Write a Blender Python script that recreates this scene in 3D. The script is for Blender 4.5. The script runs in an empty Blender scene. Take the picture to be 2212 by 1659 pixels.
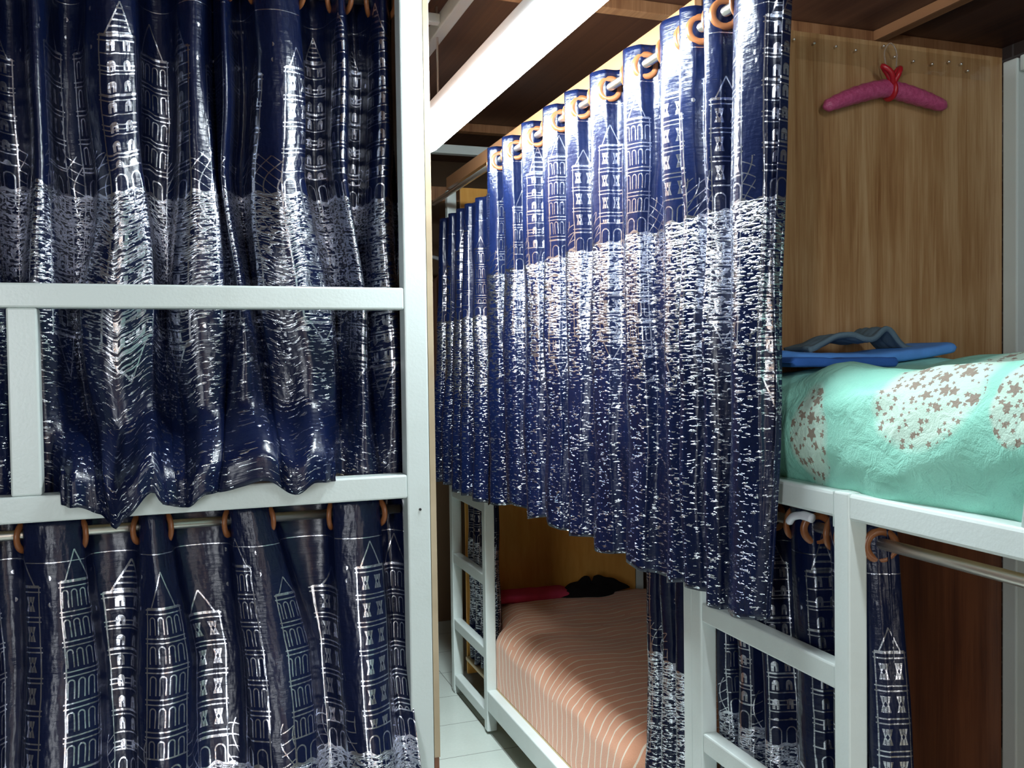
import bpy, bmesh, math, random
from mathutils import Vector, Matrix
from mathutils.noise import noise as pnoise
random.seed(7)
S = bpy.context.scene
COL = S.collection
R = math.radians

# ------------------------------------------------------------------ node helpers
class NT:
    def __init__(s, mat): s.t = mat.node_tree; s.n = s.t.nodes; s.l = s.t.links
    def new(s, k, **kw):
        x = s.n.new(k)
        for a, b in kw.items(): setattr(x, a, b)
        return x
    def put(s, sock, v):
        if isinstance(v, E): s.l.new(v.s, sock)
        elif isinstance(v, bpy.types.NodeSocket): s.l.new(v, sock)
        else: sock.default_value = v
    def m(s, op, *a):
        x = s.new('ShaderNodeMath', operation=op)
        for i, v in enumerate(a): s.put(x.inputs[i], v)
        return E(s, x.outputs[0])
    def xyz(s, x, y, z=0.0):
        c = s.new('ShaderNodeCombineXYZ')
        for i, v in enumerate((x, y, z)): s.put(c.inputs[i], v)
        return c.outputs[0]
    def noise(s, vec, scale=1.0, detail=2.0, rough=.5, out=0, dist=0.0):
        x = s.new('ShaderNodeTexNoise'); s.put(x.inputs['Vector'], vec)
        x.inputs['Scale'].default_value = scale; x.inputs['Detail'].default_value = detail
        x.inputs['Roughness'].default_value = rough; x.inputs['Distortion'].default_value = dist
        return E(s, x.outputs[out])
    def coords(s, kind='Object'):
        tc = s.new('ShaderNodeTexCoord'); sp = s.new('ShaderNodeSeparateXYZ')
        s.l.new(tc.outputs[kind], sp.inputs[0])
        return tc.outputs[kind], E(s, sp.outputs[0]), E(s, sp.outputs[1]), E(s, sp.outputs[2])
    def mix(s, f, a, b):
        x = s.new('ShaderNodeMix', data_type='RGBA')
        s.put(x.inputs[0], f); s.put(x.inputs[6], a); s.put(x.inputs[7], b)
        return x.outputs[2]
    def ramp(s, f, stops):
        x = s.new('ShaderNodeValToRGB'); s.put(x.inputs[0], f)
        cr = x.color_ramp
        while len(cr.elements) < len(stops): cr.elements.new(.5)
        for e, (p, c) in zip(cr.elements, stops): e.position = p; e.color = (*c, 1)
        return x.outputs[0]
    def bump(s, h, strength=.3, dist=.002):
        x = s.new('ShaderNodeBump'); s.put(x.inputs['Height'], h)
        x.inputs['Strength'].default_value = strength; x.inputs['Distance'].default_value = dist
        return x.outputs[0]

class E:
    def __init__(s, t, sock): s.t = t; s.s = sock
    def __add__(s, o): return s.t.m('ADD', s, o)
    __radd__ = __add__
    def __mul__(s, o): return s.t.m('MULTIPLY', s, o)
    __rmul__ = __mul__
    def __sub__(s, o): return s.t.m('SUBTRACT', s, o)
    def __rsub__(s, o): return s.t.m('SUBTRACT', o, s)
    def __truediv__(s, o): return s.t.m('DIVIDE', s, o)
    def __lt__(s, o): return s.t.m('LESS_THAN', s, o)
    def __gt__(s, o): return s.t.m('GREATER_THAN', s, o)
    def abs(s): return s.t.m('ABSOLUTE', s)
    def floor(s): return s.t.m('FLOOR', s)
    def fract(s): return s.t.m('FRACT', s)
    def sin(s): return s.t.m('SINE', s)
    def sqrt(s): return s.t.m('SQRT', s)
    def min(s, o): return s.t.m('MINIMUM', s, o)
    def max(s, o): return s.t.m('MAXIMUM', s, o)

def mat(name, col=(.8, .8, .8), rough=.5, metal=0., spec=.5, coat=0.):
    m = bpy.data.materials.new(name); m.use_nodes = True
    b = m.node_tree.nodes['Principled BSDF']
    b.inputs['Base Color'].default_value = (*col, 1); b.inputs['Roughness'].default_value = rough
    b.inputs['Metallic'].default_value = metal; b.inputs['Specular IOR Level'].default_value = spec
    b.inputs['Coat Weight'].default_value = coat
    return m, NT(m), b

def m_paint(name, col, rough=.32, grime=.12):
    m, t, b = mat(name, col, rough, spec=.5)
    v, x, y, z = t.coords()
    n = t.noise(v, 9, 4, .6); n2 = t.noise(v, 160, 2)
    t.l.new(t.mix(((n - .5) * grime * 6).max(0.), (*col, 1), (col[0]*.72, col[1]*.72, col[2]*.66, 1)), b.inputs['Base Color'])
    t.l.new(t.bump(n2 + n * 2, .25, .0012), b.inputs['Normal'])
    return m

def m_wood(name, c1, c2, c3, axis='x', rough=.42, scale=28., plank=0., coat=.15):
    """grain runs along z, bands vary across 'axis'"""
    m, t, b = mat(name, c1, rough, coat=coat); b.inputs['Coat Roughness'].default_value = .25
    v, x, y, z = t.coords()
    a = {'x': x, 'y': y, 'z': z}[axis]
    lng = {'x': z, 'y': z, 'z': x}[axis]
    vec = t.xyz(a * scale, lng * 1.3, 3.)
    n = t.noise(vec, 1., 4, .62, dist=.4)
    fine = t.noise(t.xyz(a * scale * 9, lng * 6, 1.), 1., 3, .6)
    blot = t.noise(t.xyz(a * 4, lng * 3, 7.), 1., 3, .5)
    f = n * .55 + fine * .25 + blot * .25
    c = t.ramp(f, [(.38, c3), (.5, c1), (.61, c2)])
    if plank:
        g = ((a / plank).fract() - .5).abs() > .485
        c = t.mix(g, c, (c3[0]*.5, c3[1]*.5, c3[2]*.5, 1))
    t.l.new(c, b.inputs['Base Color'])
    t.l.new(t.bump(fine + n, .2, .0008), b.inputs['Normal'])
    return m

# foil printed curtain -------------------------------------------------------
def m_curtain(name, seed, BASE=.45, lead=0.0):
    m, t, b = mat(name, (.02, .03, .12), .3)
    uvn = t.new('ShaderNodeUVMap'); sp = t.new('ShaderNodeSeparateXYZ'); t.l.new(uvn.outputs[0], sp.inputs[0])
    X = E(t, sp.outputs[0]) + seed; T = E(t, sp.outputs[1])
    wob = t.noise(t.xyz(X * 9, T * 9), 1., 2)
    tm = T.min(2 * BASE - T)                       # the print is mirrored in the water below the shore
    xx = X + (wob - .5) * .008
    W = .118
    q = xx / W; ci = q.floor(); xl = (q - ci - .5) * W; xa = xl.abs()
    wn = t.new('ShaderNodeTexWhiteNoise', noise_dimensions='1D'); t.put(wn.inputs['W'], ci + .37)
    rs = t.new('ShaderNodeSeparateColor'); t.l.new(wn.outputs['Color'], rs.inputs[0])
    r1, r2, r3 = (E(t, rs.outputs[i]) for i in range(3))
    top = r1 * .15 + .10; hw = r2 * .014 + .030
    body = (tm > top) * (tm < BASE)
    P = .058
    tf = ((tm - top) / P).fract() * P
    low = tm > (BASE - .052)
    up = 1 - low
    edge = ((xa - hw).abs() < .0014) * body
    ring = ((tf - .007).abs() - .0045).abs() < .0013
    ring = ring * (xa < (hw + .004)) * body * up
    isA = r3 < .42; isC = r3 > .74; isB = (1 - isA) * (1 - isC)
    # A: narrow round-headed arcades
    pa = .019; xr = ((xl / pa).fract() - .5) * pa
    ay = (tf - .024).min(0.)
    arch = ((xr * xr + ay * ay).sqrt() - .0058).abs() < .0013
    arch = arch * (tf > .015) * (tf < .053) * isA
    # B: hour-glass windows with a dark diamond
    pb = .032; xw = ((xl / pb).fract() - .5) * pb; xwa = xw.abs()
    wy = (tf - .035).abs()
    win = (xwa < (wy * .28 + .0055)) * (wy < .0145) * (1 - ((xwa * 1.7 + wy) < .0055))
    win = win * (1 - (((xwa - .0034).abs() < .0006) * (wy > .004))) * isB
    # C: round headed filled windows in pairs, close floors
    P2 = .04; tg = ((tm - top) / P2).fract() * P2
    cy = (tg - .017).min(0.)
    door = ((xw * xw + cy * cy).sqrt() < .0078) * (tg < .031) * (1 - ((xwa < .0016) * (tg > .02)))
    ringc = ((tg - .036).abs() < .0012) * isC * body * up * (xa < hw)
    door = door * isC
    inside = body * up * (xa < (hw - .0015))
    # spire
    sh = r2 * .05 + .035
    k = (tm - top + sh) / sh
    spw = k * hw * .72
    spire = (((xa - spw).abs() < .0016) + ((xa < spw) * (((k * 5.5).fract()) < .3) * isC)) * (k > 0.) * (k < 1.)
    cap = ((tm - top).abs() < .0016) * (xa < hw)
    # base storey with large arches
    pg = .034; xg = ((xl / pg).fract() - .5) * pg; gy = (tm - (BASE - .026)).min(0.)
    big = (((xg * xg + gy * gy).sqrt() - .011).abs() < .0014) * low * (tm < BASE) * (xa < hw)
    lip = ((tm - (BASE - .052)).abs() < .0014) * (xa < hw + .003)
    # lattice bridges between the towers
    net = (((xx * 120 + (tm * 30).sin() * 3).sin().abs() < .16) + ((tm * 150 + (xx * 26).sin() * 4).sin().abs() < .16)) * (tm > BASE - .085) * (tm < BASE) * (xa > hw) 
    net = net * (r1 > .35)
    # stars in the empty sky
    sx = xa - W * .5; sy = tm - (.1 + r3 * .12)
    star = (sx * sx + sy * sy).sqrt() < .0045
    # header seam line
    seam = ((T - .088).abs() < .0009)
    fig = edge + ring + (arch + win + door) * inside + ringc + spire + cap + big + lip + net + star + seam
    fig = fig * (T > .03) * ((T - lead) > 0.)
    # shore and water ripples
    shore = ((T - (BASE + (xx * 160).sin() * .003 + (xx * 61).sin() * .003)).abs() < .0035)
    rp = t.noise(t.xyz(X * 62, T * 230, seed), 1., 2, .55, dist=.35)
    rp2 = t.noise(t.xyz(X * 9, T * 16, seed + 3), 1., 1)
    thr = ((T - BASE) * .30 + .472).min(.618) + (rp2 - .5) * .10
    rip = (rp > thr) * (T > BASE)
    foil = (fig + shore + rip).min(1.)
    # shading
    fine = t.noise(t.xyz(X * 900, T * 900), 1., 1)
    wr = t.noise(t.xyz(X * 22, T * 9, 2.), 1., 3, .55)
    navy = t.mix(wr, (.002, .004, .020, 1), (.004, .010, .045, 1))
    t.l.new(t.mix(foil, navy, (.68, .71, .80, 1)), b.inputs['Base Color'])
    t.put(b.inputs['Metallic'], foil)
    t.put(b.inputs['Roughness'], foil * .0 + .24)
    b.inputs['Specular IOR Level'].default_value = .42
    b.inputs['Sheen Weight'].default_value = .0; b.inputs['Sheen Roughness'].default_value = .4
    b.inputs['Sheen Tint'].default_value = (.35, .5, 1, 1)
    h = rp * 1.5 * rip + wr * 1.8 + t.noise(t.xyz(X * 40, T * 150), 1., 2) * .22 + fine * .05
    t.l.new(t.bump(h, .9, .0035), b.inputs['Normal'])
    return m

PAINT = m_paint('white_enamel', (.66, .74, .72), .3)
PAINT2 = m_paint('white_enamel_rougher', (.66, .74, .72), .34)  # same colour as the other enamel, only slightly rougher
WOODR = m_wood('teak_plywood', (.36, .20, .085), (.47, .30, .15), (.24, .11, .04), 'x', .36, 24., .0)
WOODF = m_wood('orange_plywood', (.68, .33, .06), (.76, .40, .09), (.60, .27, .045), 'x', .5, 5.)
WOODE = m_wood('plywood_edge', (.42, .33, .21), (.52, .42, .28), (.28, .18, .1), 'y', .6, 30.)
WOODC = m_wood('ceiling_board', (.085, .034, .02), (.13, .055, .03), (.04, .016, .011), 'x', .42, 9., .0)
WOODB = m_wood('roof_batten', (.36, .17, .075), (.46, .24, .12), (.22, .09, .04), 'x', .45, 20.)
DECK = m_wood('bed_board', (.55, .42, .22), (.65, .5, .28), (.42, .3, .14), 'x', .5, 8.)
STEEL, _, _ = mat('steel_rod', (.80, .77, .71), .34, 1.)
RINGM, _, _ = mat('brown_plastic', (.24, .085, .03), .3, 0., .5)

def m_floor():
    m, t, b = mat('floor_tile', (.62, .68, .62), .22)
    v, x, y, z = t.coords()
    g = ((x / .305 + .35).fract() - .5).abs().max(((y / .305 + .2).fract() - .5).abs()) > .4935
    n = t.noise(v, 5, 4); n2 = t.noise(v, 90, 2)
    c = t.mix(n * .6 + n2 * .4, (.50, .57, .52, 1), (.66, .72, .66, 1))
    t.l.new(t.mix(g, c, (.25, .27, .24, 1)), b.inputs['Base Color'])
    return m
def m_brick():
    m, t, b = mat('painted_brick', (.14, .13, .13), .6)
    tc = t.new('ShaderNodeTexCoord'); mp = t.new('ShaderNodeMapping'); t.l.new(tc.outputs['Object'], mp.inputs[0])
    mp.inputs['Rotation'].default_value = (R(90), 0, R(90))
    _, x, y, z = t.coords()
    br = t.new('ShaderNodeTexBrick'); t.l.new(t.xyz(y, z), br.inputs['Vector'])
    br.inputs['Scale'].default_value = 4.5; br.inputs['Color1'].default_value = (.09, .06, .05, 1)
    br.inputs['Color2'].default_value = (.05, .045, .05, 1); br.inputs['Mortar'].default_value = (.14, .13, .13, 1)
    t.l.new(br.outputs[0], b.inputs['Base Color'])
    t.l.new(t.bump(E(t, br.outputs['Fac']) * -1., .5, .004), b.inputs['Normal'])
    return m
def m_plain(name, c, var=.25, rough=.85, scale=8., sheen=0., bump=.3, fine=300.):
    m, t, b = mat(name, c, rough, spec=.25)
    v, x, y, z = t.coords()
    n = t.noise(v, scale, 4, .6); f = t.noise(v, fine, 2)
    t.l.new(t.mix(n, tuple(k*(1-var) for k in c)+(1,), tuple(min(1, k*(1+var)) for k in c)+(1,)), b.inputs['Base Color'])
    t.l.new(t.bump(f + n * 3, bump, .002), b.inputs['Normal']); b.inputs['Sheen Weight'].default_value = sheen
    return m
def m_quilt():
    m, t, b = mat('mint_quilt_cover', (.3, .7, .55), .75, spec=.3)
    v, x, y, z = t.coords()
    n = t.noise(v, 7, 4, .6)
    mint = t.mix(n, (.25, .66, .52, 1), (.38, .77, .64, 1))
    # pale printed fields with scattered flowers
    fld = t.noise(t.xyz(y * 2.6 + 4.3, z * 3.2 + 1.7, x * 1.6), 1., 3, .5)
    d1 = ((y - 1.165) * (y - 1.165) * 75 + (z - 1.47) * (z - 1.47) * 75)          # the big pale bouquet
    d2 = ((y - 1.43) * (y - 1.43) * 190 + (z - 1.38) * (z - 1.38) * 70)
    d3 = ((y - .985) * (y - .985) * 500 + (z - 1.46) * (z - 1.46) * 160)
    e = (d1.min(d2).min(d3) + (fld - .5) * 2.2)
    f = ((1.0 - e) * 3).max(0.).min(1.)
    base = t.mix(f * .66, mint, (.66, .76, .66, 1))
    def flowers(sc, r, keep, ofs):
        vo = t.new('ShaderNodeTexVoronoi'); vo.voronoi_dimensions = '2D'
        vec = t.xyz((y + ofs) * sc, (z + x * .6 + ofs) * sc); t.l.new(vec, vo.inputs['Vector']); vo.inputs['Scale'].default_value = 1.
        sb = t.new('ShaderNodeVectorMath', operation='SUBTRACT'); t.l.new(vec, sb.inputs[0]); t.l.new(vo.outputs['Position'], sb.inputs[1])
        sp = t.new('ShaderNodeSeparateXYZ'); t.l.new(sb.outputs[0], sp.inputs[0])
        ang = t.m('ARCTAN2', E(t, sp.outputs[0]), E(t, sp.outputs[1]))
        cr = t.new('ShaderNodeSeparateColor'); t.l.new(vo.outputs['Color'], cr.inputs[0])
        rad = E(t, vo.outputs['Distance']) * (1 + (ang * 5 + E(t, cr.outputs[1]) * 6).sin() * .28)
        return (rad < (E(t, cr.outputs[2]) * r + r * .45)) * (E(t, cr.outputs[0]) < keep)
    fl = (flowers(32., .24, .62, .1) + flowers(75., .26, .55, .7)).min(1.) * (f > .35)
    t.l.new(t.mix(fl * .85, base, (.24, .15, .11, 1)), b.inputs['Base Color'])
    w = t.noise(v, 26, 4, .55, dist=.8); fi = t.noise(v, 420, 1)
    t.l.new(t.bump(w * 3 + fi * .3, .45, .005), b.inputs['Normal'])
    return m
def m_peach():
    m, t, b = mat('peach_blanket', (.72, .33, .2), .9, spec=.15)
    v, x, y, z = t.coords()
    n = t.noise(v, 6, 3); w = t.noise(t.xyz(x * 3.2, y * 1.6, z * 3.2), 1., 3)
    fi = t.noise(v, 260, 2)
    base = t.mix(n * .6 + fi * .4, (.80, .37, .22, 1), (.90, .50, .33, 1))
    k = ((y + (w - .5) * .15 + x * .05) / .043).fract()
    ln = ((k - .5).abs() < .075) * (t.noise(v, 30, 2) > .3)
    t.l.new(t.mix(ln * .95, base, (1, .88, .72, 1)), b.inputs['Base Color'])
    t.l.new(t.bump(fi + ln * .8, .4, .002), b.inputs['Normal']); b.inputs['Sheen Weight'].default_value = .3
    return m

# ------------------------------------------------------------------ mesh helpers
def link(o, parent=None):
    COL.objects.link(o)
    if parent is not None: o.parent = parent
    return o
def obj(name, bm, m, parent=None, smooth=False, bevel=0.):
    me = bpy.data.meshes.new(name); bmesh.ops.recalc_face_normals(bm, faces=bm.faces); bm.to_mesh(me); bm.free()
    if smooth:
        for p in me.polygons: p.use_smooth = True
    me.materials.append(m)
    o = bpy.data.objects.new(name, me); link(o, parent)
    if parent is not None: o.matrix_parent_inverse = Matrix.Translation(-parent.location)
    if bevel:
        md = o.modifiers.new('bevel', 'BEVEL'); md.width = bevel; md.segments = 2; md.limit_method = 'ANGLE'
    return o
def box(bm, a, b):
    x0, y0, z0 = a; x1, y1, z1 = b
    v = [bm.verts.new(p) for p in [(x0,y0,z0),(x1,y0,z0),(x1,y1,z0),(x0,y1,z0),(x0,y0,z1),(x1,y0,z1),(x1,y1,z1),(x0,y1,z1)]]
    for f in [(0,3,2,1),(4,5,6,7),(0,1,5,4),(1,2,6,5),(2,3,7,6),(3,0,4,7)]: bm.faces.new([v[i] for i in f])
def bx(name, a, b, m, parent=None, bevel=.004):
    bm = bmesh.new(); box(bm, a, b); return obj(name, bm, m, parent, bevel=bevel)
def tube(bm, pts, r, n=12, caps=True):
    pts = [Vector(p) for p in pts]; rings = []
    rr = r if isinstance(r, (list, tuple)) else [r] * len(pts)
    up = None
    for i, p in enumerate(pts):
        d = (pts[min(i+1, len(pts)-1)] - pts[max(i-1, 0)]).normalized()
        if up is None:
            up = d.orthogonal().normalized()
        up = (up - d * up.dot(d)).normalized()
        w = d.cross(up)
        rings.append([bm.verts.new(p + (up * math.cos(2*math.pi*k/n) + w * math.sin(2*math.pi*k/n)) * rr[i]) for k in range(n)])
    for a, b in zip(rings, rings[1:]):
        for k in range(n): bm.faces.new([a[k], a[(k+1) % n], b[(k+1) % n], b[k]])
    if caps: bm.faces.new(rings[0][::-1]); bm.faces.new(rings[-1])
def torus(bm, c, ax, R0, r0, n=28, k=10):
    ax = Vector(ax).normalized(); u = ax.orthogonal().normalized(); w = ax.cross(u); c = Vector(c)
    rs = []
    for i in range(n):
        a = 2*math.pi*i/n; d = u*math.cos(a) + w*math.sin(a)
        rs.append([bm.verts.new(c + d*(R0 + r0*math.cos(2*math.pi*j/k)) + ax*(r0*.7*math.sin(2*math.pi*j/k))) for j in range(k)])
    for i in range(n):
        a, b = rs[i], rs[(i+1) % n]
        for j in range(k): bm.faces.new([a[j], a[(j+1) % k], b[(j+1) % k], b[j]])
def thing(name, loc, label, cat, group=None):
    o = bpy.data.objects.new(name, None); o.empty_display_size = .1; o.location = loc; COL.objects.link(o)
    return tag(o, label, cat, group)
def tag(o, label, cat, group=None, kind=None):
    o['label'] = label; o['category'] = cat
    if group: o['group'] = group
    if kind: o['kind'] = kind
    return o
def struct(o, label=None, cat=None):
    o['kind'] = 'structure'
    if label: o['label'] = label; o['category'] = cat
    return o

def catmull(P, sub):
    out = []
    n = len(P)
    for i in range(n - 1):
        p0 = P[max(i-1, 0)]; p1 = P[i]; p2 = P[i+1]; p3 = P[min(i+2, n-1)]
        for k in range(sub):
            t = k / sub
            out.append(tuple(.5*((2*b) + (-a+c)*t + (2*a-5*b+4*c-d)*t*t + (-a+3*b-3*c+d)*t*t*t) for a, b, c, d in zip(p0, p1, p2, p3)))
    out.append(tuple(P[-1])); return out

def plan(level):
    """one horizontal section of a hung curtain: folds = [(centre, width)], returns spline points (along, depth); depth<0 is towards the room"""
    s, folds, e, fr, bk, off = level['start'], level['folds'], level['end'], level['front'], level['back'], level.get('off', 0.)
    P = [(s, bk * .4 + off)]
    prev = s
    for i, fo in enumerate(folds):
        c, w = fo[0], fo[1]; f = fr * (fo[2] if len(fo) > 2 else 1.)
        sg = 1 if e > s else -1
        l, r = c - sg*w/2, c + sg*w/2
        o = level.get('over', .004) * sg
        P += [(prev + (l - prev)*.5, bk + off), (l - o*2.2, bk*.75 + off), (l, 0 + off), (l + o, -f*.5 + off), (c - sg*w*.14, -f + off), (c + sg*w*.12, -f*1.02 + off), (r - o, -f*.5 + off), (r, 0 + off), (r + o*2.2, bk*.75 + off)]
        prev = r
    P += [(prev + (e - prev)*.55, bk + off), (e, bk * .2 + off)]
    return catmull(P, 5)

def curtain(name, axis, base, levels, ztop, length, hem, material, label, rows=64, rod_z=None, rings=True, group=None, wob=.006, seed=0, pleat=.0, hemfn=None, ringsel=None, post=None):
    """levels: list of (tfrac, level dict). axis 'X': runs along x, depth on y (room side = -y); axis 'Y': runs along y, depth on x (room side = -x)"""
    L = [(t, plan(l)) for t, l in levels]
    ncol = len(L[0][1])
    # cloth coordinate from the first level's arc length (fullness ~ constant)
    arc = [0.]
    ref = L[min(1, len(L)-1)][1]
    for a, b in zip(ref, ref[1:]): arc.append(arc[-1] + math.dist(a, b))
    root = thing(name, ((levels[0][1]['start'], base, ztop) if axis == 'X' else (base, levels[0][1]['start'], ztop)), label, 'curtain', group)
    bm = bmesh.new(); uvl = bm.loops.layers.uv.new('UVMap'); grid = []; uv = {}
    for j in range(rows + 1):
        tf = j / rows
        for (t0, A), (t1, B) in zip(L, L[1:]):
            if tf <= t1 + 1e-9: break
        k = (tf - t0) / (t1 - t0); k = k*k*(3-2*k) if len(L) < 3 else k
        row = []
        for i in range(ncol):
            al = A[i][0]*(1-k) + B[i][0]*k; de = A[i][1]*(1-k) + B[i][1]*k
            w = wob * min(1, tf * 3)
            al += w * pnoise(Vector((arc[i]*5, tf*3.3, seed))) * 1.6
            de += w * pnoise(Vector((arc[i]*7+9, tf*4.5, seed+5))) * 1.6 + pleat * math.sin(arc[i]*95 + 2*math.sin(arc[i]*11 + tf*2)) * min(1, tf*2)
            dl = length + (hemfn(al, de) if hemfn else 0) + .006*math.sin(arc[i]*13+seed)
            z = ztop - tf * dl
            P3 = (al, base + de, z) if axis == 'X' else (base + de, al, z)
            if post: P3 = post(al, base + de, z, tf, None)
            v = bm.verts.new(P3)
            uv[v] = (arc[i], tf * dl); row.append(v)
        grid.append(row)
    for a, b in zip(grid, grid[1:]):
        for i in range(ncol - 1):
            f = bm.faces.new([a[i], a[i+1], b[i+1], b[i]])
            for lp in f.loops: lp[uvl].uv = uv[lp.vert]
    o = obj('cloth', bm, material, root, smooth=True)
    md = o.modifiers.new('thickness', 'SOLIDIFY'); md.thickness = .0014; md.offset = 0
    if rings and rod_z:
        l0 = levels[0][1]; sg = 1 if l0['end'] > l0['start'] else -1
        n = 0
        for fo in l0['folds']:
            for s in (-1, 1):
                n += 1
                if ringsel and not ringsel(n): continue
                a = fo[0] + s * fo[1] / 2 * sg
                tilt = .38 * s
                b2 = bmesh.new()
                if axis == 'X': torus(b2, (a, base + l0.get('off', 0), rod_z - .004), (1, tilt, 0), .0262, .0078)
                else: torus(b2, (base + l0.get('off', 0), a, rod_z - .004), (tilt, 1, 0), .0262, .0078)
                g = obj('grommet', b2, RINGM, root, smooth=True)
    return root

def rod(name, a, b, r, label, group=None):
    root = thing(name, a, label, 'curtain rod', group)
    bm = bmesh.new(); tube(bm, [a, b], r, 14); obj('pole', bm, STEEL, root, smooth=True)
    return root

# ------------------------------------------------------------------ SETTING
XR, XL, YF, YB, ZC = 2.9, -1.75, 5.05, -1.7, 2.66
struct(bx('floor', (XL, YB, -.05), (XR, YF, 0), m_floor(), bevel=0))
struct(bx('ceiling', (XL, YB, ZC), (XR + .4, YF, ZC + .04), WOODC, bevel=0))
WALLF = m_plain('brown_wall_board', (.17, .105, .06), .15, .6, 3.)
struct(bx('wall_far', (XL, YF, 0), (XR, YF + .06, ZC), WALLF, bevel=0))
struct(bx('wall_right', (XR, YB, 0), (XR + .1, YF, ZC), m_brick(), bevel=0))
struct(bx('wall_left', (XL - .06, YB, 0), (XL, YF, ZC), m_plain('grey_brown_wall', (.10, .085, .075), .15, .6, 3.), bevel=0))
struct(bx('wall_back', (XL, YB - .06, 0), (XR, YB, ZC), m_plain('dark_wall', (.07, .05, .04), .2, .6, 3.), bevel=0))
trims = [((2.30, -1.2, 2.625), (2.345, YF, 2.66)), ((.15, -1.2, 2.615), (.2, YF, 2.66)), ((XL, 2.60, 2.62), (XR, 2.65, 2.66)), ((XL, .9, 2.62), (XR, .95, 2.66)), ((XL, 4.2, 2.62), (XR, 4.25, 2.66))]
for i, (a, b) in enumerate(trims):
    struct(bx('trim_%d' % (i+1), a, b, WOODB, bevel=.003), None)
struct(bx('trim_6', (.4, 4.26, 2.29), (XR, 4.31, 2.36), WOODB, bevel=.003))
struct(bx('trim_7', (-.6, 3.95, 2.45), (XR, 3.99, 2.49), PAINT, bevel=.003))

# ------------------------------------------------------------------ LEFT BUNK
BY = 1.96
lb = thing('bunk_bed', (-.55, BY, 0), 'white steel bunk bed on the left, seen from its long side behind a guard rail', 'bunk bed', 'bunk beds')
bx('post', (.448, BY, 0), (.500, BY + .05, ZC - .01), PAINT, lb)
bx('post', (-1.56, BY, 0), (-1.51, BY + .05, ZC - .01), PAINT, lb)
bx('post', (.448, BY + .88, 0), (.500, BY + .93, ZC - .01), PAINT, lb)
bx('post', (-1.56, BY + .88, 0), (-1.51, BY + .93, ZC - .01), PAINT, lb)
bx('guard_rail', (-1.51, BY + .001, 1.632), (.448, BY + .046, 1.680), PAINT, lb)
bx('side_rail', (-1.51, BY - .002, 1.214), (.448, BY + .048, 1.266), PAINT, lb)
bx('side_rail', (-1.51, BY + .9, 1.214), (.448, BY + .93, 1.266), PAINT, lb)
bx('guard_post', (-.332, BY + .003, 1.266), (-.278, BY + .044, 1.632), PAINT, lb)
bx('side_rail', (-1.51, BY, .14), (.448, BY + .045, .2), PAINT, lb)
bx('bed_board', (-1.51, BY + .05, 1.238), (.448, BY + .9, 1.26), DECK, lb)
bx('bed_board', (-1.51, BY + .05, .15), (.448, BY + .9, .17), DECK, lb)
bx('edge_strip', (.501, BY + .003, .62), (.5145, BY + .017, ZC - .01), WOODE, lb, bevel=.001)
bx('end_panel', (.501, BY + .017, .62), (.513, BY + .93, ZC - .01), m_wood('dark_plywood', (.10, .05, .028), (.14, .075, .04), (.06, .03, .018), 'y', .5, 20.), lb, bevel=.001)
bx('end_panel', (.501, BY + .005, .0), (.5125, BY + .93, .619), m_wood('dark_edge', (.2, .08, .04), (.26, .12, .06), (.12, .05, .02), 'y', .5, 20.), lb, bevel=.001)
bm = bmesh.new()
tube(bm, [(.476, BY - .0025, 1.187), (.476, BY + .001, 1.187)], .003, 10); obj('screw_hole', bm, mat('hole', (.03, .03, .03), .8)[0], lb)
rod('curtain_rod', (-1.51, BY + .085, 1.178), (.448, BY + .085, 1.178), .0105, 'steel curtain rod under the left upper bunk, running between brown rings', 'curtain rods')
rod('curtain_rod', (-1.51, BY + .12, 2.345), (.448, BY + .12, 2.345), .0105, 'steel curtain rod high above the left guard rail', 'curtain rods')

# plan helper for X at plane Y
def U2X(u, Y):
    return Y * math.tan(R(19.6) + math.atan((u - 1106) / 1950))
def U2Y(u, X):
    return X / math.tan(R(19.6) + math.atan((u - 1106) / 1950))
def lv(folds, start, end, front, back, off=0., over=.004): return dict(folds=folds, start=start, end=end, front=front, back=back, off=off, over=over)

# lower left curtain: fronts between ring pairs
YL = BY + .085
cu = [(-105, 90), (106, 100), (322, 52), (530, 78), (762, 100)]
top = [(U2X(u, YL), w * YL / 1950 * 1.02) for u, w in cu]
cu2 = [(-110, 120), (125, 120), (345, 100), (585, 130), (748, 95)]
bot = [(U2X(u, YL), w * YL / 1950 * 1.02) for u, w in cu2]
bot[4] = (U2X(765, YL), .115)
curtain('curtain', 'X', YL, [(0, lv(top, -1.0, U2X(868, YL), .03, .045)), (.28, lv(bot, -1.0, U2X(882, YL-.05), .042, .035, -.035, .006)), (.5, lv(bot, -1.0, U2X(893, YL-.11), .046, .03, -.125, .008)), (1, lv(bot, -1.0, U2X(918, YL - .12), .05, .03, -.135, .01))],
        1.213, 1.13, 0, m_curtain('foil_curtain_cloth', 0.43, .53), 'navy curtain printed with silver towers on the left lower bunk', rod_z=1.178, seed=1, wob=.01, group='foil curtains')

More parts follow.
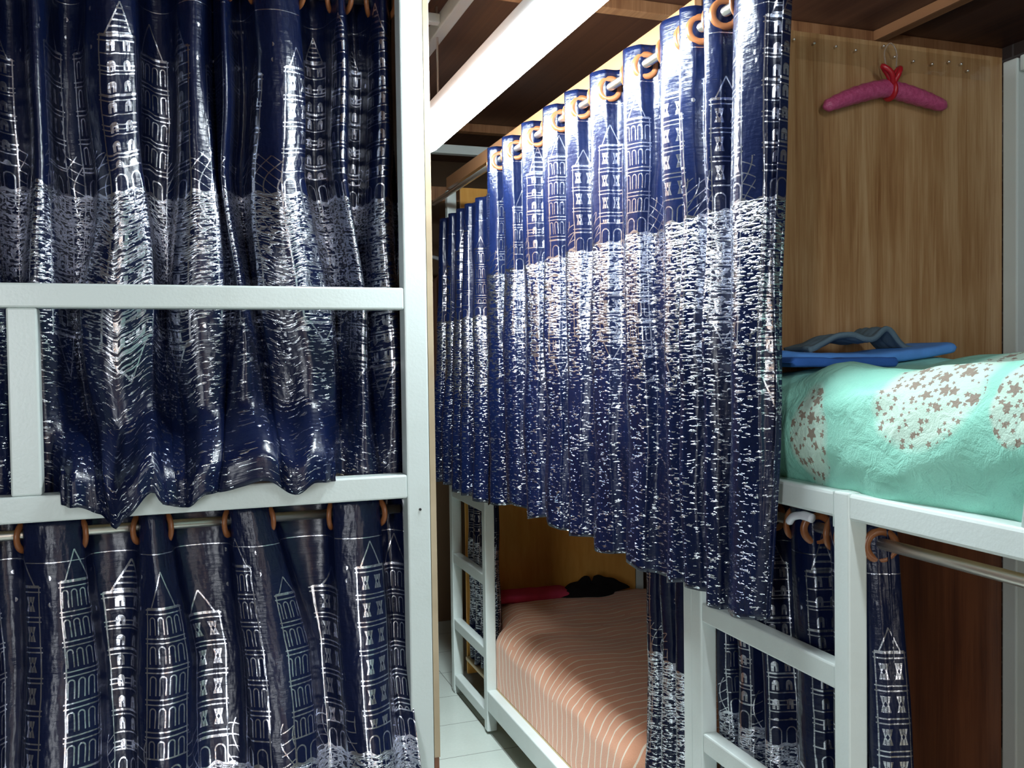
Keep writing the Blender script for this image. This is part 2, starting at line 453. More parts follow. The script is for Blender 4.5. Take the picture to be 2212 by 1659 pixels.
lc = [o for o in COL.objects if o.name.startswith('curtain') and o.get('label', '').endswith('left lower bunk') and o.type == 'EMPTY'][0]
bm = bmesh.new()  # pale strip stands in for the highlight along the fold edge
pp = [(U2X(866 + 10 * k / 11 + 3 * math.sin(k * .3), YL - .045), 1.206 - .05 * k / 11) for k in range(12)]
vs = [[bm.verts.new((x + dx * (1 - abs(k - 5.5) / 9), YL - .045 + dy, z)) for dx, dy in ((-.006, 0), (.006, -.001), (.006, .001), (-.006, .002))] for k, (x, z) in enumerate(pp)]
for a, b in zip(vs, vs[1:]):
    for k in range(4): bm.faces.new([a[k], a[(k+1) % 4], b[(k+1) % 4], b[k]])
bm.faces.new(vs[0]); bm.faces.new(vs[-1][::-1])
tg_ = obj('edge_highlight', bm, mat('highlight_white', (.8, .82, .88), .4)[0], lc, smooth=True); tg_['label'] = 'white edge tape'
# upper left curtain: rod out of frame above, hem spills over the side rail
YU = BY + .12
t0 = [(U2X(u, YU), w * YU / 1950) for u, w in [(-60, 90), (98, 44), (262, 90), (437, 62), (500, 26), (612, 96), (745, 34), (833, 46)]]
t1 = [(U2X(u, YU), w * YU / 1950) for u, w in [(-50, 110), (98, 62), (262, 130), (440, 105), (524, 34), (640, 160), (775, 40), (835, 70)]]
t2 = [(U2X(u, YU), w * YU / 1950) for u, w in [(-50, 130), (110, 80), (300, 120), (430, 80), (530, 130), (655, 100), (775, 60), (840, 60)]]
def lerp_list(P, x):
    if x <= P[0][0]: return P[0][1]
    for (a, va), (b, vb) in zip(P, P[1:]):
        if x <= b:
            k = (x - a) / (b - a); k = k*k*(3 - 2*k); return va + (vb - va)*k
    return P[-1][1]
HEM = [(U2X(u, 1.92), z) for u, z in [(-300, 1.25), (92, 1.255), (150, 1.245), (205, 1.222), (243, 1.20), (262, 1.222), (325, 1.262), (345, 1.238), (400, 1.232), (440, 1.25), (520, 1.268), (575, 1.272), (640, 1.245), (680, 1.262), (730, 1.266), (780, 1.250), (900, 1.25)]]
FWD = [(U2X(u, 1.92), f) for u, f in [(-400, 0), (85, 0), (150, 1), (250, 1.1), (320, .95), (390, 1), (470, .92), (520, .9), (640, 1), (700, .86), (760, 0), (900, 0)]]
def post_L(al, y, z, tf, v):
    zh = lerp_list(HEM, al) + .004*math.sin(al*60); f = lerp_list(FWD, al)
    z = 2.375 - tf * (2.375 - zh)
    k = max(0, min(1, (tf - .84) / .12)); k = k*k*(3-2*k)
    y1 = BY - .022 + (y - (BY + .095)) * .45 - .02 * f
    yb = BY + .075 + (y - (BY + .095)) * .35
    tgt = yb + (y1 - yb) * min(1, f)
    y = y + (tgt - y) * k
    if k > .9 and f > .5: y = min(y, BY - .006)
    return al, y, z
curtain('curtain', 'X', YU, [(0, lv(t0, -1.0, U2X(862, YU), .042, .055, 0, .006)), (.4, lv(t0, -1.0, U2X(862, YU), .045, .06, 0, .004)), (.66, lv(t1, -1.0, U2X(864, YU), .042, .05, 0, .006)), (1, lv(t2, -1.0, U2X(868, YU), .050, .03, 0, .010))],
        2.375, 1.11, 0, m_curtain('foil_curtain_cloth', 3.17, .485), 'navy foil curtain behind the left guard rail, its hem spilling over the white side rail', rod_z=2.345, seed=4, wob=.014, pleat=.0022, post=post_L, group='foil curtains', rows=120)

# ------------------------------------------------------------------ RIGHT ROW, NEAR BUNK
XF = 1.10
nb = thing('bunk_bed', (XF, .9, 0), 'white steel bunk bed on the right holding the mint green quilt', 'bunk bed', 'bunk beds')
PY = 1.8
bx('post', (XF + .002, 1.853, 0), (XF + .045, 1.893, 2.28), PAINT, nb)
bx('post', (2.006, PY - .045, 0), (2.058, PY - .001, 2.272), PAINT, nb)
bx('post', (XF, -.25, 0), (XF + .045, -.205, 2.28), PAINT, nb)
bx('post', (2.006, -.25, 0), (2.058, -.205, 2.272), PAINT, nb)
bx('side_rail', (XF + .002, -.2, 1.222), (XF + .048, 1.853, 1.270), PAINT, nb, bevel=.006)
bx('side_rail', (2.01, -.2, 1.222), (2.055, PY - .05, 1.270), PAINT, nb)
bx('top_rail', (2.008, -.2, 2.235), (2.055, PY - .05, 2.275), PAINT, nb)
bx('side_rail', (XF, -.2, .11), (XF + .045, 1.30, .18), PAINT, nb)
bx('bed_board', (XF + .05, -.2, 1.225), (2.005, PY - .005, 1.245), DECK, nb)
bx('bed_board', (XF + .05, -.2, .14), (2.005, PY - .005, .16), DECK, nb)
bx('end_panel', (XF + .05, PY, 1.2), (2.006, PY + .012, 2.285), WOODR, nb, bevel=.001)
bx('end_panel', (XF + .05, PY, .12), (2.006, PY + .012, 1.199), m_wood('red_brown_plywood', (.125, .038, .014), (.17, .057, .022), (.07, .02, .008), 'x', .42, 24.), nb, bevel=.001)
bm = bmesh.new(); tube(bm, [(XF + .025, .955, 1.262), (XF + .02, .93, 1.42), (XF + .015, .90, 1.56)], .017, 12); obj('guard_bar', bm, PAINT, nb, smooth=True)
def ladder(y0, y1, zn, zf, parent, zs):
    """y0 near upright, y1 far upright"""
    l = bpy.data.objects.new('ladder', None); l.location = (XF, y0, 0); link(l, parent); l.matrix_parent_inverse = Matrix.Translation(-parent.location)
    def sub(name, a, b):
        o = bx(name, a, b, PAINT2, None); o.parent = l
        o.matrix_parent_inverse = Matrix.Translation(-l.location) 
        return o
    sub('upright', (XF - .001, y0, .012), (XF + .041, y0 + .04, zn))
    sub('upright', (XF - .001, y1 - .042, .012), (XF + .041, y1, zf))
    for z in zs: sub('rung', (XF + .002, y0 + .04, z - .045), (XF + .038, y1 - .042, z))
    return l
ladder(1.309, 1.850, 1.272, .99, nb, (.95, .645, .345, .07))
# screws and clear strip on the panel top

# red/blue things
def quilt():
    bm = bmesh.new(); NY, NX = 150, 60
    y0, y1, x0, x1 = -.1, 1.765, XF + .052, 1.985
    grid = []
    NP = 70
    for j in range(NY + 1):
        y = y0 + (y1 - y0) * j / NY; row = []
        # profile from bottom front, up, over the top, down the back
        H = 1.505 + .022 * pnoise(Vector((y * 3.1, 0, 3))) - max(0, y - 1.35) * .07
        if y > 1.6: pass
        for i in range(NP + 1):
            a = i / NP
            if a < .3: k = a / .3; x = x0; z = 1.25 + (H - 1.25) * k; nx, nz = -1, 0
            elif a < .88: k = (a - .3) / .58; x = x0 + (x1 - x0) * k; z = H; nx, nz = 0, 1
            else: k = (a - .88) / .12; x = x1; z = H - (H - 1.25) * k; nx, nz = 1, 0
            # round corners
            cr = .075
            def rc(x, z):
                cx = min(max(x, x0 + cr), x1 - cr); cz = min(z, H - cr)
                if z > H - cr and (x < x0 + cr or x > x1 - cr):
                    d = Vector((x - cx, z - cz)); 
                    m_ = max(abs(d.x), abs(d.y))
                    if d.length > 1e-6: d = d.normalized() * m_
                    return cx + d.x, cz + d.y, d.x, d.y
                return x, z, 0, 0
            x, z, _, _ = rc(x, z)
            s = 1 if a < .3 else (max(0, 1 - (x - x0) / .3) if a < .6 else 0)
            bulge = .035 * math.sin(math.pi * min(1, max(0, (z - 1.25) / .26))) 
            g = pnoise(Vector((y * 5.5, z * 5 + x * 4, 1.5))) * .030 + pnoise(Vector((y * 13 + z * 9, z * 11 - x * 9, 4))) * .010
            dg = -abs(math.sin((y * 1.0 + z * 1.5) * 7.5 + 2 * pnoise(Vector((y * 3, z * 3, 8))))) ** .45 * -.018
            x += (-bulge + g * .9 - (dg * .8 if a < .34 else 0)) * (1 if a < .34 else s)
            z += (g * .8 + .018 * pnoise(Vector((x * 6, y * 6, 0)))) * (1 if a > .25 else 0) * (.0 if z < 1.3 else 1)
            x = max(x, XF + .012) if z < 1.30 else x
            row.append(bm.verts.new((max(x, XF + .004), y, z)))
        grid.append(row)
    for a, b in zip(grid, grid[1:]):
        for i in range(NP): bm.faces.new([a[i], a[i+1], b[i+1], b[i]])
    bm.faces.new(grid[0]); bm.faces.new(grid[-1][::-1])
    o = obj('quilt', bm, m_quilt(), None, smooth=True)
    tag(o, 'mint green quilt with pale brown-flowered patches on the right upper bunk', 'quilt')
quilt()

def slab(name, pts_fn, m, nx=40, ny=24, thick=.01):
    bm = bmesh.new(); g = []
    for i in range(nx + 1): g.append([bm.verts.new(pts_fn(i / nx, j / ny)) for j in range(ny + 1)])
    for a, b in zip(g, g[1:]):
        for j in range(ny): bm.faces.new([a[j], a[j+1], b[j+1], b[j]])
    o = obj(name, bm, m, None, smooth=True); md = o.modifiers.new('t', 'SOLIDIFY'); md.thickness = thick; md.offset = 0
    return o
# blue folded sheet: a rounded cushion-like slab
def pillow(name, c, sx, sy, sz, rot, m, tilt=0., e=.35, sub=24, lump=.0, seed=0, roty=0.):
    bm = bmesh.new(); bmesh.ops.create_uvsphere(bm, u_segments=sub*2, v_segments=sub, radius=1)
    M = Matrix.Translation(c) @ Matrix.Rotation(rot, 4, 'Z') @ Matrix.Rotation(roty, 4, 'Y') @ Matrix.Rotation(tilt, 4, 'X')
    for v in bm.verts:
        p = v.co; f = lambda q, ee: math.copysign(abs(q) ** ee, q)
        l = math.sqrt(p.x**2 + p.y**2) or 1e-6
        mx = max(abs(p.x), abs(p.y)) / l
        sc = 1 / (mx + (1 - mx) * e)
        q = Vector((p.x * sc * sx, p.y * sc * sy, f(p.z, .7) * sz))
        if lump: q += Vector((pnoise(q*18 + Vector((seed,0,0))), pnoise(q*18 + Vector((0,seed,3))), pnoise(q*14 + Vector((0,1,seed))))) * lump
        v.co = M @ q
    return obj(name, bm, m, None, smooth=True)
BLUE = m_plain('blue_cotton', (.10, .30, .75), .25, .7, 10.)
def soft_slab(name, x0, x1, y0, y1, zf, th, m):
    """folded cloth: a thin loaf with round edges; zf(s) is the mid height along its length"""
    bm = bmesh.new(); g = []; N, K = 40, 24
    for i in range(N + 1):
        q = i / N; e = min(1, math.sqrt(max(0, 1 - max(0, abs(q - .5) * 2 - .94) ** 2 / .0036)))
        row = []
        for k in range(K):
            a = 2 * math.pi * k / K; c, w = math.cos(a), math.sin(a)
            yy = math.copysign(abs(c) ** .25, c); zz = math.copysign(abs(w) ** .6, w)
            p = Vector((x0 + (x1 - x0) * q, (y0 + y1) / 2 + yy * (y1 - y0) / 2 * (.9 + .1 * e), zf(q) + zz * th / 2 * max(.15, e)))
            p.z += .0025 * pnoise(p * 28) * (1 if w > 0 else .2); p.y += .003 * pnoise(p * 20)
            row.append(bm.verts.new(p))
        g.append(row)
    for a, b in zip(g, g[1:]):
        for k in range(K): bm.faces.new([a[k], a[(k+1) % K], b[(k+1) % K], b[k]])
    bm.faces.new(g[0]); bm.faces.new(g[-1][::-1])
    return obj(name, bm, m, None, smooth=True)
o = soft_slab('folded_sheet', 1.17, 1.655, 1.60, 1.76, lambda q: 1.517 + .016 * q * q - .012 * math.sin(q * 3.1), .027, BLUE)
tag(o, 'bright blue folded sheet lying on the mint quilt against the wood panel', 'folded sheet')
o = soft_slab('folded_sheet', 1.15, 1.42, 1.53, 1.595, lambda q: 1.505 - .004 * q, .020, m_plain('deep_blue_cotton', (.03, .11, .38), .25))
tag(o, 'darker blue folded cloth in front of the bright blue sheet beside the curtain', 'folded sheet')
GREY = m_plain('slate_cloth', (.11, .17, .21), .3, .85)
def cloth_fn(s, t):
    x = 1.29 + .33 * s; y = 1.66 + .09 * t
    z = 1.538 + .030 * math.exp(-((s - .30) / .2) ** 2) * (1 - t * .3) + .040 * math.exp(-((s - .66) / .10) ** 2) - .02 * abs(s - .5) + .004 * pnoise(Vector((s * 9, t * 7, 2)))
    return (x, y, z)
o = slab('garment', cloth_fn, GREY, thick=.012); tag(o, 'slate grey garment crumpled on top of the blue folded sheet', 'garment')

# padded pink hanger
PINK, t_, b_ = mat('pink_satin_padding', (.42, .06, .15), .35)
v_, x_, y_, z_ = t_.coords(); nn = t_.noise(v_, 120, 3)
t_.l.new(t_.mix(nn, (.30, .02, .09, 1), (.62, .13, .28, 1)), b_.inputs['Base Color']); t_.l.new(t_.bump(nn, .7, .004), b_.inputs['Normal'])
RED, _, _ = mat('red_satin_ribbon', (.42, .01, .02), .3)
CLEAR, _, bc = mat('clear_plastic', (.9, .92, .95), .08); bc.inputs['Transmission Weight'].default_value = .9; bc.inputs['IOR'].default_value = 1.3
def hanger(cx, cy, cz, w, label, slope=1., hookh=.05):
    h = thing('coat_hanger', (cx, cy, cz), label, 'coat hanger', 'padded coat hangers')
    bm = bmesh.new(); pts = []; rr = []
    for i in range(33):
        s = -1 + 2 * i / 32; x = cx + s * w
        z = cz - .06 * abs(s) ** 1.35 * (1.0 if s < 0 else .5)*slope
        pts.append((x, cy - .002, z)); rr.append(.0215 * (1 - .38 * abs(s) ** 3) * (.35 if abs(s) == 1 else 1) * (1 + .05 * math.sin(i * 2.6)))
    tube(bm, pts, rr, 16); obj('padded_arm', bm, PINK, h, smooth=True)
    bm = bmesh.new()
    torus(bm, (cx + .008, cy - .002, cz - .003), (1, 0, .1), .0185, .009)
    for s, a in ((-1, 1.15), (1, 1.3)):
        pts = [(cx + .004, cy - .02, cz + .008), (cx + s * .012, cy - .03, cz + .03), (cx + s * .026 - .004, cy - .022, cz + .045), (cx + s * .012, cy - .016, cz + .032), (cx + .004, cy - .018, cz + .008)]
        tube(bm, catmull(pts, 6), .0065, 8)
    obj('bow', bm, RED, h, smooth=True)
    bm = bmesh.new(); tube(bm, catmull([(cx + .01, cy - .006, cz + .012), (cx - .008, cy - .01, cz + .05), (cx - .012, cy - .008, cz + .085), (cx + .006, cy - .008, cz + .108), (cx + .024, cy - .008, cz + .09), (cx + .02, cy - .012, cz + .05)], 8), .0016, 8); obj('hook', bm, CLEAR, h, smooth=True)
    return h
hanger(1.608, PY - .024, 2.163, .185, 'pink padded coat hanger with a red bow hung flat on the brown wood panel')
hanger(1.50, PY - .03, 1.197, .13, 'padded coat hanger showing only its red bow below the right side rail', .3)

# nails and tape glints along the panel top
CL = []
pl = thing('plastic_film', (1.55, PY - .003, 2.2), 'clear crinkled plastic film taped along the top of the brown wood panel', 'plastic film')
bm = bmesh.new(); g = []
for i in range(61):
    x = 1.36 + .6 * i / 60; row = []
    for j in range(9):
        t = j / 8; d = .055 + .05 * math.exp(-((x - 1.63) / .04) ** 2)
        row.append(bm.verts.new((x, PY - .004 - .005 * abs(pnoise(Vector((x * 40, t * 6, 1)))) * (.3 + t), 2.272 - t * d)))
    g.append(row)
for a, b in zip(g, g[1:]):
    for j in range(8): bm.faces.new([a[j], a[j+1], b[j+1], b[j]])
FILM = bpy.data.materials.new('clear_film'); FILM.use_nodes = True
ft = FILM.node_tree; ft.nodes.remove(ft.nodes['Principled BSDF'])
tr = ft.nodes.new('ShaderNodeBsdfTransparent'); gl = ft.nodes.new('ShaderNodeBsdfGlossy'); gl.inputs['Roughness'].default_value = .12
mx = ft.nodes.new('ShaderNodeMixShader'); mx.inputs[0].default_value = .07
tr.inputs[0].default_value = (.96, .96, .95, 1)
ft.links.new(tr.outputs[0], mx.inputs[1]); ft.links.new(gl.outputs[0], mx.inputs[2]); ft.links.new(mx.outputs[0], ft.nodes['Material Output'].inputs[0])
obj('sheet', bm, FILM, pl, smooth=True)
for u, v in [(1757, 102), (1803, 109), (1845, 117), (1905, 108), (1928, 131), (1968, 140), (2008, 146), (2044, 141), (2070, 146), (2084, 160), (1714, 94)]:
    x = U2X(u, PY); dep = PY / math.cos(math.atan(x / PY)) * math.cos(math.atan((u - 1106) / 1950)); z = 1.52 + (767 - .0135*(u-1600) - v) * dep / 1950 + .0
    bm = bmesh.new(); bmesh.ops.create_uvsphere(bm, u_segments=12, v_segments=8, radius=.0035, matrix=Matrix.Translation((x, PY - .010, z)))
    obj('tack', bm, STEEL, pl, smooth=True)

# rod and curtain under the near bunk
rod('curtain_rod', (1.165, -.2, 1.178), (1.165, 1.85, 1.178), .0105, 'steel curtain rod under the right side rail, crossing in front of the red-brown panel', 'curtain rods')
XN = 1.165
fl = [(U2Y(1560, XN), .07), (U2Y(1640, XN), .06), (1.63, .05), (U2Y(1745, XN), .085), (1.38, .05), (U2Y(1868, XN), .06)]
fl0 = [(1.82, .05), (1.74, .05), (1.65, .045), (U2Y(1738, XN), .075), (1.405, .05), (1.325, .045)]
fl1 = [(1.80, .06), (1.71, .06), (1.61, .05), (U2Y(1760, XN), .085), (1.385, .05), (1.29, .06)]
curtain('curtain', 'Y', XN, [(0, lv(fl0, 1.845, 1.295, .022, .03, 0, .004)), (.5, lv(fl1, 1.845, 1.262, .024, .045, .004, .004)), (1, lv(fl1, 1.845, 1.235, .026, .05, .006, .005))],
        1.212, 1.14, 0, m_curtain('foil_curtain_cloth', 5.9, .52), 'navy foil curtain gathered behind the nearest ladder under the right side rail', rod_z=1.178, seed=8, wob=.006, group='foil curtains')
# white plastic hook
bm = bmesh.new()
tube(bm, catmull([(1.122, 1.50, 1.195), (1.12, 1.505, 1.188), (1.118, 1.49, 1.20), (1.118, 1.46, 1.207), (1.12, 1.435, 1.205)], 6), [.004]*6 + [.008]*12 + [.009]*7, 10)
o = obj('plastic_hook', bm, mat('white_plastic', (.75, .78, .85), .3)[0], None, smooth=True); tag(o, 'small white plastic hook clipped under the right side rail near the ladder', 'hook')
bx('bracket', (XF + .0015, 1.352, 1.205), (XF + .043, 1.353, 1.27), PAINT, nb, bevel=0)

# ------------------------------------------------------------------ RIGHT ROW, MIDDLE BUNK
mb = thing('bunk_bed', (XF, 2.9, 0), 'white steel bunk bed in the middle of the row with the peach lower berth', 'bunk bed', 'bunk beds')
MY = 3.88
bx('post', (XF + .002, MY + .045, 0), (XF + .045, MY + .085, 2.28), PAINT, mb)
bx('post', (2.006, 1.9, 0), (2.055, 1.94, 2.27), PAINT, mb)
bx('post', (2.006, MY + .02, 0), (2.055, MY + .06, 2.27), PAINT, mb)
bx('side_rail', (XF + .002, 1.935, 1.222), (XF + .048, MY + .045, 1.270), PAINT, mb)
bx('side_rail', (XF, 1.935, .10), (XF + .04, 3.44, .182), PAINT2, mb)
bx('bed_board', (XF + .041, 1.94, .165), (2.0, MY - .001, .182), DECK, mb)
bx('bed_board', (XF + .05, 1.94, 1.225), (2.0, MY - .001, 1.245), DECK, mb)
bx('end_panel', (XF + .05, MY, .1), (2.0, MY + .012, 2.285), WOODF, mb, bevel=.001)
bx('top_board', (XF, 1.815, 2.285), (XF + .02, MY + .05, 2.335), WOODB, mb, bevel=.002)
ladder(3.44, 3.965, 1.222, 1.221, mb, (.945, .645, .345, .088))

PEACH = m_peach()
def blanket():
    bm = bmesh.new(); NY, NP = 120, 70
    y0, y1, x0, x1 = 1.99, MY - .012, XF + .046, 1.985
    grid = []
    for j in range(NY + 1):
        y = y0 + (y1 - y0) * j / NY; row = []
        H = .455 + .008 * pnoise(Vector((y * 3, 1, 1))) - .05 * max(0, (y - 3.6) / .28) ** 2
        for i in range(NP + 1):
            a = i / NP
            x0 = XF + .046 + .055 * (max(0, min(1, (2.30 - y) / .06)) + max(0, min(1, (y - 3.46) / .06)))
            if a < .28: x = x0; z = .184 + (H - .184) * a / .28
            elif a < .9: x = x0 + (x1 - x0) * (a - .28) / .62; z = H
            else: x = x1; z = H - (H - .184) * (a - .9) / .1
            cr = .13
            cx = min(max(x, x0 + cr), x1 - .05); cz = min(z, H - cr)
            if z > H - cr and x < x0 + cr:
                d = Vector((x - cx, z - cz)); mm = max(abs(d.x), abs(d.y))
                if d.length > 1e-6: d = d.normalized() * mm
                x, z = cx + d.x, cz + d.y
            n = pnoise(Vector((y * 7, x * 6, z * 6))) * .008 + pnoise(Vector((y * 22, x * 12, z * 12))) * .003
            x = max(x - (n + .008 if a < .4 else 0), x0 - .003); z += n * (a > .25)
            row.append(bm.verts.new((x, y, z)))
        grid.append(row)
    for a, b in zip(grid, grid[1:]):
        for i in range(NP): bm.faces.new([a[i], a[i+1], b[i+1], b[i]])
    bm.faces.new(grid[0]); bm.faces.new(grid[-1][::-1])
    tag(obj('bedspread', bm, PEACH, None, smooth=True), 'peach bedspread with thin pale wavy lines on the lower middle berth', 'bedspread')
blanket()
o = pillow('towel', (1.41, MY - .115, .462), .20, .075, .022, R(-4), m_plain('pink_terry', (.62, .06, .13), .25, .95, 14.), e=.25, lump=.008, seed=2)
tag(o, 'folded hot pink towel at the far end of the peach bedspread', 'towel')
bm = bmesh.new(); g = []
NN = 40; M_ = 14
ctr = Vector((1.70, MY - .15, .452))
cv = bm.verts.new(ctr + Vector((0, 0, .05)))
for k in range(1, M_ + 1):
    row = []
    for i in range(NN):
        a = 2 * math.pi * i / NN; rr = k / M_
        rx = .155 * (1 + .22 * math.sin(2 * a + .6) + .14 * math.sin(5 * a + 1)); ry = .085 * (1 + .16 * math.sin(3 * a))
        h = .055 * (1 - rr ** 2.2) * (1 + .55 * pnoise(Vector((math.cos(a) * rr * 3, math.sin(a) * rr * 3, 5))) + .25*math.sin(a*2+2)) 
        row.append(bm.verts.new(ctr + Vector((math.cos(a) * rr * rx, math.sin(a) * rr * ry, h + .002))))
    g.append(row)
for i in range(NN): bm.faces.new([cv, g[0][i], g[0][(i+1) % NN]])
for a, b in zip(g, g[1:]):
    for i in range(NN): bm.faces.new([a[i], b[i], b[(i+1) % NN], a[(i+1) % NN]])
bm.faces.new([g[-1][i] for i in range(NN)][::-1])
o = obj('garment', bm, m_plain('black_knit', (.008, .007, .007), .4, .95), None, smooth=True); tag(o, 'black crumpled garment beside the pink towel on the peach bedspread', 'garment')

# middle upper curtain (faces the aisle, brightly lit)
XM = 1.045
rod('curtain_rod', (XM, 1.25, 2.222), (XM, 3.95, 2.222), .0105, 'steel curtain rod seen between pale brown rings above the brightly lit middle curtain', 'curtain rods')
m0 = [(3.06, .07), (2.90, .085), (2.71, .085), (2.52, .10), (2.36, .075), (2.185, .085), (1.99, .085), (1.80, .10), (1.685, .05), (1.575, .05), (1.455, .085)]
m1 = [(3.08, .09), (2.90, .10), (2.71, .10), (2.53, .10), (2.36, .09), (2.185, .10), (1.99, .10), (1.80, .075), (1.69, .055), (1.575, .05), (1.46, .10)]
m0[-3:] = [(1.725, .055), (1.63, .05), (1.495, .115)]
m1[-3:] = [(1.73, .055), (1.635, .055), (1.515, .105)]
m2 = m1[:-3] + [(1.735, .06), (1.64, .06), (1.54, .095)]
def hemM(al, de): return .012 * math.sin(al * 21) + .04 * max(0, 2.6 - al) / 1.2 * .4
curtain('curtain', 'Y', XM, [(0, lv(m0, 3.13, 1.415, .032, .032, 0, .003)), (.45, lv(m1, 3.15, 1.45, .030, .028, 0, .004)), (1, lv(m2, 3.17, 1.475, .026, .022, -.004, .006))],
        2.268, 1.255, 0, m_curtain('foil_curtain_cloth', 8.35), 'navy foil tower curtain hung full height in the middle, brightly lit by the tube lamp', rod_z=2.222, seed=12, wob=.008, hemfn=hemM, group='foil curtains', rows=110, pleat=.0012)
# far curtain, lower hung
f0 = [(3.80, .05), (3.66, .05), (3.54, .05), (3.42, .05), (3.28, .05)]
f1 = [(3.90, .07), (3.74, .06), (3.58, .06), (3.43, .06), (3.27, .07)]
curtain('curtain', 'Y', XM, [(0, lv(f0, 3.86, 3.19, .012, .012)), (.35, lv(f0, 3.88, 3.2, .028, .02)), (1, lv(f1, 3.975, 3.19, .028, .02, -.01))],
        2.13, 1.15, 0, m_curtain('foil_curtain_cloth', 13.1), 'narrow dark foil curtain at the far end, hanging just above the far ladder', rod_z=None, rings=False, seed=20, group='foil curtains')
# middle lower curtains, gathered at both ends of the berth
XQ = 1.172
rod('curtain_rod', (XQ, 1.94, 1.178), (XQ, 3.87, 1.178), .0105, 'steel curtain rod over the peach berth, hidden behind the long upper curtain', 'curtain rods')
curtain('curtain', 'Y', XQ, [(0, lv([(2.16, .05), (2.08, .05), (2.0, .05)], 2.215, 1.95, .022, .022)), (1, lv([(2.165, .055), (2.08, .05), (2.0, .05)], 2.225, 1.95, .022, .022))],
        1.212, 1.0, 0, m_curtain('foil_curtain_cloth', 17.7, .49), 'bunched dark foil curtain at the near end of the peach berth', rod_z=1.178, seed=30, rings=False, group='foil curtains')
curtain('curtain', 'Y', XQ, [(0, lv([(3.83, .05), (3.74, .05), (3.66, .05), (3.58, .05)], 3.865, 3.53, .022, .022)), (1, lv([(3.83, .055), (3.74, .05), (3.66, .05), (3.58, .055)], 3.865, 3.53, .022, .022))],
        1.212, 1.02, 0, m_curtain('foil_curtain_cloth', 21.3, .49), 'bunched dark foil curtain behind the far ladder', rod_z=1.178, seed=31, rings=False, group='foil curtains')

# clothes at the far wall
h = thing('coat_hanger', (1.16, 4.6, 2.05), 'pale hanger tip poking out by the left bed post at the far end', 'coat hanger')
bm = bmesh.new(); tube(bm, catmull([(.98, 4.6, 1.98), (1.06, 4.6, 2.035), (1.14, 4.6, 2.06), (1.24, 4.6, 2.05), (1.40, 4.6, 1.98)], 5), .010, 8); obj('arm', bm, mat('grey_plastic', (.5, .52, .55), .4)[0], h, smooth=True)
def clothes(cx, w, z1, z0, m, label):
    def fn(s, t):
        x = cx - w/2 + w * s; zz = z1 - (z1 - z0) * t - .10 * abs(s - .5) * (1 - t)
        return (x, 4.6 + .03 * math.sin(s * 17 + t * 2) * (.3 + t) - .01, zz)
    o = slab('garment', fn, m, 40, 30, .006); tag(o, label, 'garment')
clothes(1.10, .17, 1.985, 1.25, m_plain('dark_red_cloth', (.25, .02, .02), .4), 'dark red garment hanging at the far end beside the left bed post')
clothes(1.24, .10, 1.97, 1.35, m_plain('brown_cloth', (.16, .08, .05), .4), 'brown garment hanging next to the dark red one at the far end')

# ------------------------------------------------------------------ LAMP
lampz = 2.28; LX = .775
lp = thing('tube_lamp', (.795, 2.3, lampz), 'long glowing fluorescent tube lamp hung over the aisle', 'ceiling lamp')
EM = bpy.data.materials.new('lamp_glow'); EM.use_nodes = True; et = EM.node_tree
et.nodes.remove(et.nodes['Principled BSDF']); em = et.nodes.new('ShaderNodeEmission'); em.inputs[0].default_value = (.86, .96, 1, 1); em.inputs[1].default_value = 120
et.links.new(em.outputs[0], et.nodes['Material Output'].inputs[0])
LW = mat('lamp_white', (.85, .88, .9), .35)[0]
bm = bmesh.new()
prof = [(-.062, .0), (-.052, -.026), (-.026, -.04), (.026, -.04), (.052, -.026), (.062, .0)]
ra = [bm.verts.new((LX + x, 1.55, lampz + z)) for x, z in prof]; rb = [bm.verts.new((LX + x, 3.08, lampz + z)) for x, z in prof]
for i in range(5): bm.faces.new([ra[i], ra[i+1], rb[i+1], rb[i]])
bm.faces.new(ra); bm.faces.new(rb[::-1]); bm.faces.new([ra[0], ra[5], rb[5], rb[0]])
obj('diffuser', bm, EM, lp, smooth=False)
bx('housing', (LX - .06, 1.54, lampz + .001), (LX + .06, 3.09, lampz + .04), LW, lp, bevel=.004)
for y in (1.8, 2.85):
    bm = bmesh.new(); tube(bm, [(LX, y, lampz + .04), (LX, y, ZC - .002)], .004, 8); obj('hanging_rod', bm, STEEL, lp)
# white steel truss next to the lamp
tr_ = thing('ceiling_beam', (.72, 2.5, 2.6), 'white painted steel ceiling beam left of the glowing lamp', 'beam')
bx('web', (.76, 1.2, 2.56), (.80, 4.9, 2.61), PAINT, tr_)
bx('web', (.64, 1.2, 2.56), (.68, 4.9, 2.61), PAINT, tr_)
for y in (2.2, 2.75, 3.3, 3.85): bx('strut', (.68, y, 2.57), (.76, y + .03, 2.60), PAINT, tr_)

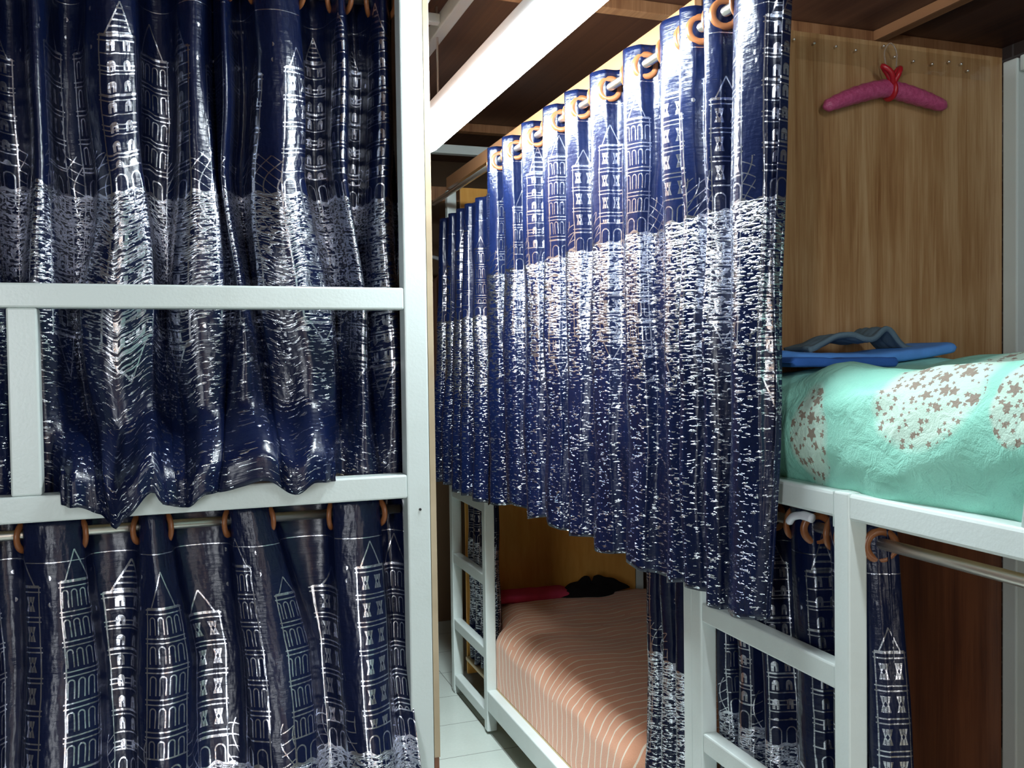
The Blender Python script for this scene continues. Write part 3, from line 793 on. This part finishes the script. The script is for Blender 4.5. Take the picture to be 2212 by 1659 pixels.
# ------------------------------------------------------------------ LIGHTS
def area(name, loc, rot, sx, sy, e, col):
    l = bpy.data.lights.new(name, 'AREA'); l.shape = 'RECTANGLE'; l.size = sx; l.size_y = sy; l.energy = e; l.color = col
    o = bpy.data.objects.new(name, l); o.location = loc; o.rotation_euler = rot; COL.objects.link(o); return o
area('room_tube_light', (.85, -.45, 2.5), (R(18), 0, 0),   .05, 1.2, 22, (.88, .95, 1))
area('rear_fill_light', (.85, -1.62, 1.2), (R(90), 0, R(-5)), .12, 1.5, 9, (1, .95, .88))  # added tall fill behind the camera, no known doorway there
area('left_fill_light', (-.95, -.55, 1.55), (R(88), 0, R(-38)), .16, 1.1, 20, (.92, .96, 1))  # added fill from camera left for the peach berth, no known window
l = bpy.data.lights.new('warm_bulb', 'POINT'); l.energy = 7; l.color = (1, .5, .2); l.shadow_soft_size = .05
o = bpy.data.objects.new('warm_bulb', l); o.location = (.35, -1.3, 1.75); COL.objects.link(o)
w = bpy.data.worlds.new('world'); S.world = w; w.use_nodes = True
w.node_tree.nodes['Background'].inputs[0].default_value = (.5, .6, .7, 1); w.node_tree.nodes['Background'].inputs[1].default_value = .05

# ------------------------------------------------------------------ CAMERA
cam = bpy.data.cameras.new('camera'); cam.sensor_width = 36; cam.lens = 36 * 1950 / 2212; cam.clip_start = .02
co = bpy.data.objects.new('camera', cam); COL.objects.link(co)
yaw, pitch, roll = R(19.6), R(1.6), R(.8)
f = Vector((math.sin(yaw)*math.cos(pitch), math.cos(yaw)*math.cos(pitch), -math.sin(pitch)))
r0 = Vector((math.cos(yaw), -math.sin(yaw), 0)); u0 = r0.cross(f)
r = r0*math.cos(roll) - u0*math.sin(roll); u = u0*math.cos(roll) + r0*math.sin(roll)
Mx = Matrix((r, u, -f)).transposed().to_4x4(); Mx.translation = (0, 0, 1.52); co.matrix_world = Mx
S.camera = co
S.view_settings.view_transform = 'Standard'; S.view_settings.look = 'None'; S.view_settings.gamma = 1
S.view_settings.exposure = 0.0
S.view_settings.use_curve_mapping = False
